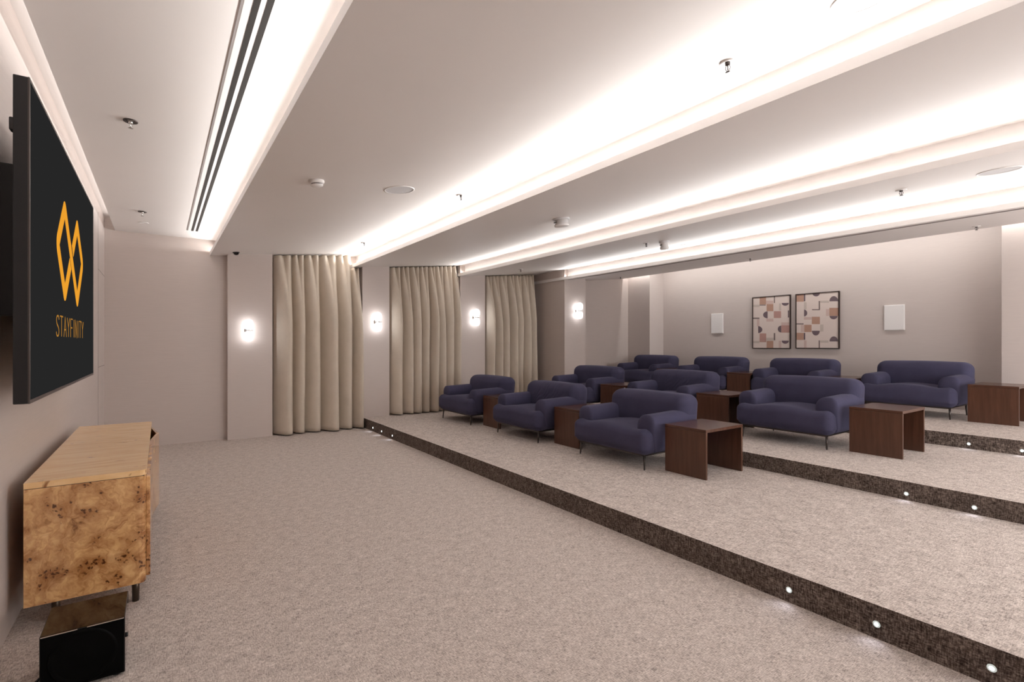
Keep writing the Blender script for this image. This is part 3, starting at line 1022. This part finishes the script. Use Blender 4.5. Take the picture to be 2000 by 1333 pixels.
# ------------------------------------------------------------------ STEP LIGHTS
STEP_W = 0.08
def make_step_light(label):
    t = thing('step_light', label, 'step light', (0, 0, 0), 'small round step lights in the risers')
    bm = bmesh.new()
    add_lathe(bm, [(0.0085, -0.002), (0.014, -0.004), (0.016, 0.0), (0.0085, 0.0)], 24, 'X')
    mesh_obj('rim', bm, M['ledring'], t, True)
    bm = bmesh.new()
    add_lathe(bm, [(0, -0.0035), (0.0055, -0.003), (0.0085, -0.0015), (0.0085, 0.0), (0, 0.0)], 20, 'X')
    mesh_obj('lens', bm, M['led'], t, True)
    return t
steps = [(0, 1541, 1153, 'step light in the lowest riser, third from the right edge of the photo'),
         (0, 1712, 1220, 'step light in the lowest riser, second from the right edge of the photo'),
         (0, 1937, 1306, 'step light in the lowest riser, nearest to the camera at the bottom right corner'),
         (0, 766.5, 851.5, 'bright step light in the lowest riser, rightmost of the cluster of three by the curtain'),
         (0, 745.5, 843, 'smallest step light in the lowest riser, middle of the cluster of three by the curtain'),
         (0, 728.5, 836, 'step light in the lowest riser, leftmost of the cluster of three by the curtain'),
         (1, 1770, 965, 'step light in the second riser, left one of the two below the right table'),
         (1, 1903, 992, 'step light in the second riser, right one of the two'),
         (2, 1892, 867.5, 'step light in the top riser, left one of the two below the back row'),
         (2, 1996, 881, 'step light in the top riser, cut by the right edge of the photo')]
s0 = None
for k, px, py, lab in steps:
    p = on_x(px, py, RISX[k] - 0.0005)
    if s0 is None:
        s0 = make_step_light(lab)
        s0.location = p
    else:
        copy_thing(s0, p, lab)
    l = D.lights.new('step_lamp_light', 'SPOT')
    l.energy = STEP_W
    l.color = (0.86, 0.86, 1.0)
    l.spot_size = math.radians(120)
    l.spot_blend = 0.8
    l.shadow_soft_size = 0.03
    lo = D.objects.new('step_lamp_light', l)
    C.objects.link(lo)
    lo.location = p + Vector((-0.02, 0, 0))
    lo.rotation_euler = (0, math.radians(48), 0)

# ------------------------------------------------------------------ CEILING FITTINGS
def put(o, px, py):
    p, sl = on_ceiling(px, py)
    o.location = p
    o.rotation_euler = (0, -math.atan(sl), 0)
    return o
def copy_put(src, px, py, label):
    o = copy_thing(src, (0, 0, 0), label)
    return put(o, px, py)
# linear air diffuser over the screen
ln = thing('slot_diffuser', 'long white linear air diffuser with two dark slots in the ceiling', 'air vent', (0, 0, 0))
def strip_box(name, xa, xb, z0, z1, ya, yb, mat):
    bm = bmesh.new()
    add_box(bm, (xa, ya, z0), (xb, yb, z1))
    return mesh_obj(name, bm, mat, ln)
strip_box('frame', 0.300, 0.452, CEIL0 - 0.004, CEIL0 - 0.0005, YN, 7.88, M['white'])
strip_box('shadow_line', 0.288, 0.300, CEIL0 - 0.0035, CEIL0 - 0.0005, YN, 7.88, M['slotline'])
for xa in (0.334, 0.383):
    o = strip_box('air_slot', xa, xa + 0.026, CEIL0 - 0.0055, CEIL0 - 0.003, YN, 7.87, M['slot'])
# second diffuser line close to the last light ledge
bm = bmesh.new()
for xa in (6.70, 6.755):
    z = LIPZ + SLOPE * (xa - LIPX[3])
    add_prism_y(bm, [(xa, z - 0.0006), (xa + 0.014, z + 0.0008), (xa + 0.014, z - 0.004), (xa, z - 0.005)], YN, 8.0)
tag(mesh_obj('slot_diffuser', bm, M['slotline']), 'thin twin line air slot running along the rearmost ceiling strip', 'air vent')
# sprinklers
def make_sprinkler(label, metal, plate):
    t = thing('sprinkler', label, 'sprinkler', (0, 0, 0), 'ceiling sprinklers')
    bm = bmesh.new()
    add_lathe(bm, [(0.016, -0.001), (0.040, -0.008), (0.042, -0.004), (0.040, 0.002), (0.016, 0.002)], 32)
    mesh_obj('rosette', bm, plate, t, True)
    bm = bmesh.new()
    add_lathe(bm, [(0, 0.0), (0.013, 0.0), (0.013, -0.014), (0.009, -0.018), (0, -0.018)], 20)
    add_tube(bm, [(0, 0.009, -0.015), (0, 0.014, -0.03), (0, 0.004, -0.048)], 0.0025, 8)
    add_tube(bm, [(0, -0.009, -0.015), (0, -0.014, -0.03), (0, -0.004, -0.048)], 0.0025, 8)
    add_tube(bm, [(0, 0, -0.016), (0, 0, -0.046)], 0.003, 8)
    mesh_obj('head', bm, metal, t, True)
    bm = bmesh.new()
    add_lathe(bm, [(0, -0.047), (0.015, -0.049), (0.015, -0.051), (0, -0.052)], 20)
    mesh_obj('deflector', bm, metal, t, True)
    return t
sp_dark = make_sprinkler('dark chrome sprinkler with dark rosette in the flat ceiling above the screen', M['chrome'], M['gunmetal'])
put(sp_dark, 255, 236)
copy_put(sp_dark, 278, 413.5, 'small chrome sprinkler near the far end of the flat ceiling strip above the screen')
sp = make_sprinkler('bronze sprinkler with white rosette, largest one, top right beside the bright light cove', M['gunmetal'], M['white'])
put(sp, 1421, 122)
for px, py, lab in [(900, 381, 'small sprinkler with white rosette right of the round ceiling speaker'),
                    (711, 474, 'small sprinkler with white rosette above the right end of the widest curtain'),
                    (1760, 371, 'sprinkler in the third ceiling bay, above the right white wall speaker'),
                    (1262, 475, 'sprinkler in the third ceiling bay, left of a hanging detector'),
                    (1017, 526, 'tiny sprinkler in the ceiling above the narrowest curtain'),
                    (1465, 505, 'sprinkler in the rear dark ceiling strip, above the left picture'),
                    (1907, 442, 'sprinkler in the rear dark ceiling strip, near the right column'),
                    (1212, 541, 'tiny sprinkler in the rear ceiling strip near the far corner')]:
    copy_put(sp, px, py, lab)
# smoke detectors
sd = thing('smoke_detector', 'white smoke detector in the ceiling above the widest curtain', 'smoke detector', (0, 0, 0), 'ceiling smoke detectors')
bm = bmesh.new()
add_lathe(bm, [(0, 0.003), (0.058, 0.003), (0.060, -0.012), (0.053, -0.026), (0, -0.026)], 36)
mesh_obj('base', bm, M['white'], sd, True)
bm = bmesh.new()
add_lathe(bm, [(0.044, -0.026), (0.042, -0.034), (0, -0.034)], 36)
mesh_obj('sensor_gap', bm, M['gunmetal'], sd, True)
bm = bmesh.new()
add_lathe(bm, [(0.048, -0.0335), (0.046, -0.042), (0.030, -0.050), (0, -0.052)], 36)
mesh_obj('cap', bm, M['white'], sd, True)
put(sd, 618, 353)
d2 = thing('smoke_detector', 'large grey white detector on a raised base in the second ceiling bay', 'smoke detector', (0, 0, 0), 'ceiling smoke detectors')
bm = bmesh.new()
add_lathe(bm, [(0, 0.003), (0.092, 0.003), (0.092, -0.018), (0.088, -0.020), (0, -0.020)], 40)
mesh_obj('base', bm, M['grille'], d2, True)
bm = bmesh.new()
add_lathe(bm, [(0, -0.02), (0.070, -0.02), (0.066, -0.06), (0.078, -0.066), (0.080, -0.082), (0.070, -0.090), (0, -0.090)], 40)
mesh_obj('sensor_head', bm, M['white'], d2, True)
bm = bmesh.new()
add_box(bm, (-0.0705, -0.005, -0.045), (-0.055, 0.05, -0.036), 0.001)
mesh_obj('vent_slit', bm, M['slot'], d2)
put(d2, 1096, 427)
c3 = copy_put(d2, 1297, 471, 'small detector hanging from the third ceiling bay, beside a thin disc')
c3.scale = (0.72, 0.72, 1.25)
# flush round speakers and plates
def disc(name, label, cat, r, px, py, mat, group):
    t = thing(name, label, cat, (0, 0, 0), group)
    bm = bmesh.new()
    add_lathe(bm, [(r * 0.92, -0.001), (r * 0.93, -0.005), (r, -0.003), (r, 0.002), (r * 0.92, 0.002)], 48)
    mesh_obj('rim', bm, M['white'], t, True)
    bm = bmesh.new()
    add_lathe(bm, [(0, -0.0025), (r * 0.925, -0.0025), (r * 0.925, 0.002), (0, 0.002)], 48)
    mesh_obj('grille', bm, mat, t)
    return put(t, px, py)
disc('ceiling_speaker', 'large round flush speaker in the first sloping ceiling bay', 'speaker', 0.135, 780, 371, M['grille'], 'round flush ceiling speakers')
disc('ceiling_speaker', 'round flush speaker in the third ceiling bay, right of a hanging detector', 'speaker', 0.135, 1342, 478.5, M['grille'], 'round flush ceiling speakers')
disc('ceiling_speaker', 'round flush speaker at the right edge, third ceiling bay', 'speaker', 0.135, 1952, 333.5, M['grille'], 'round flush ceiling speakers')
disc('ceiling_speaker', 'round white flush speaker cut by the top edge of the photo', 'speaker', 0.115, 1683, -3, M['white'], 'round flush ceiling speakers')
disc('ceiling_plate', 'small white round plate at the far end of the flat ceiling strip above the screen', 'ceiling plate', 0.05, 281, 435.5, M['white'], 'small white ceiling plates')
disc('ceiling_plate', 'small white round plate above the right end of the widest curtain', 'ceiling plate', 0.05, 688, 486.5, M['white'], 'small white ceiling plates')
# dome camera
dc = thing('dome_camera', 'small black dome camera under the ceiling left of the widest curtain', 'camera', (0, 0, 0))
bm = bmesh.new()
add_lathe(bm, [(0, 0.003), (0.045, 0.003), (0.045, -0.010), (0, -0.010)], 28)
mesh_obj('base', bm, M['black'], dc, True)
bm = bmesh.new()
add_lathe(bm, [(0.036, -0.010), (0.032, -0.028), (0.018, -0.040), (0, -0.044)], 28)
mesh_obj('dome', bm, M['gloss'], dc, True)
put(dc, 461, 493)
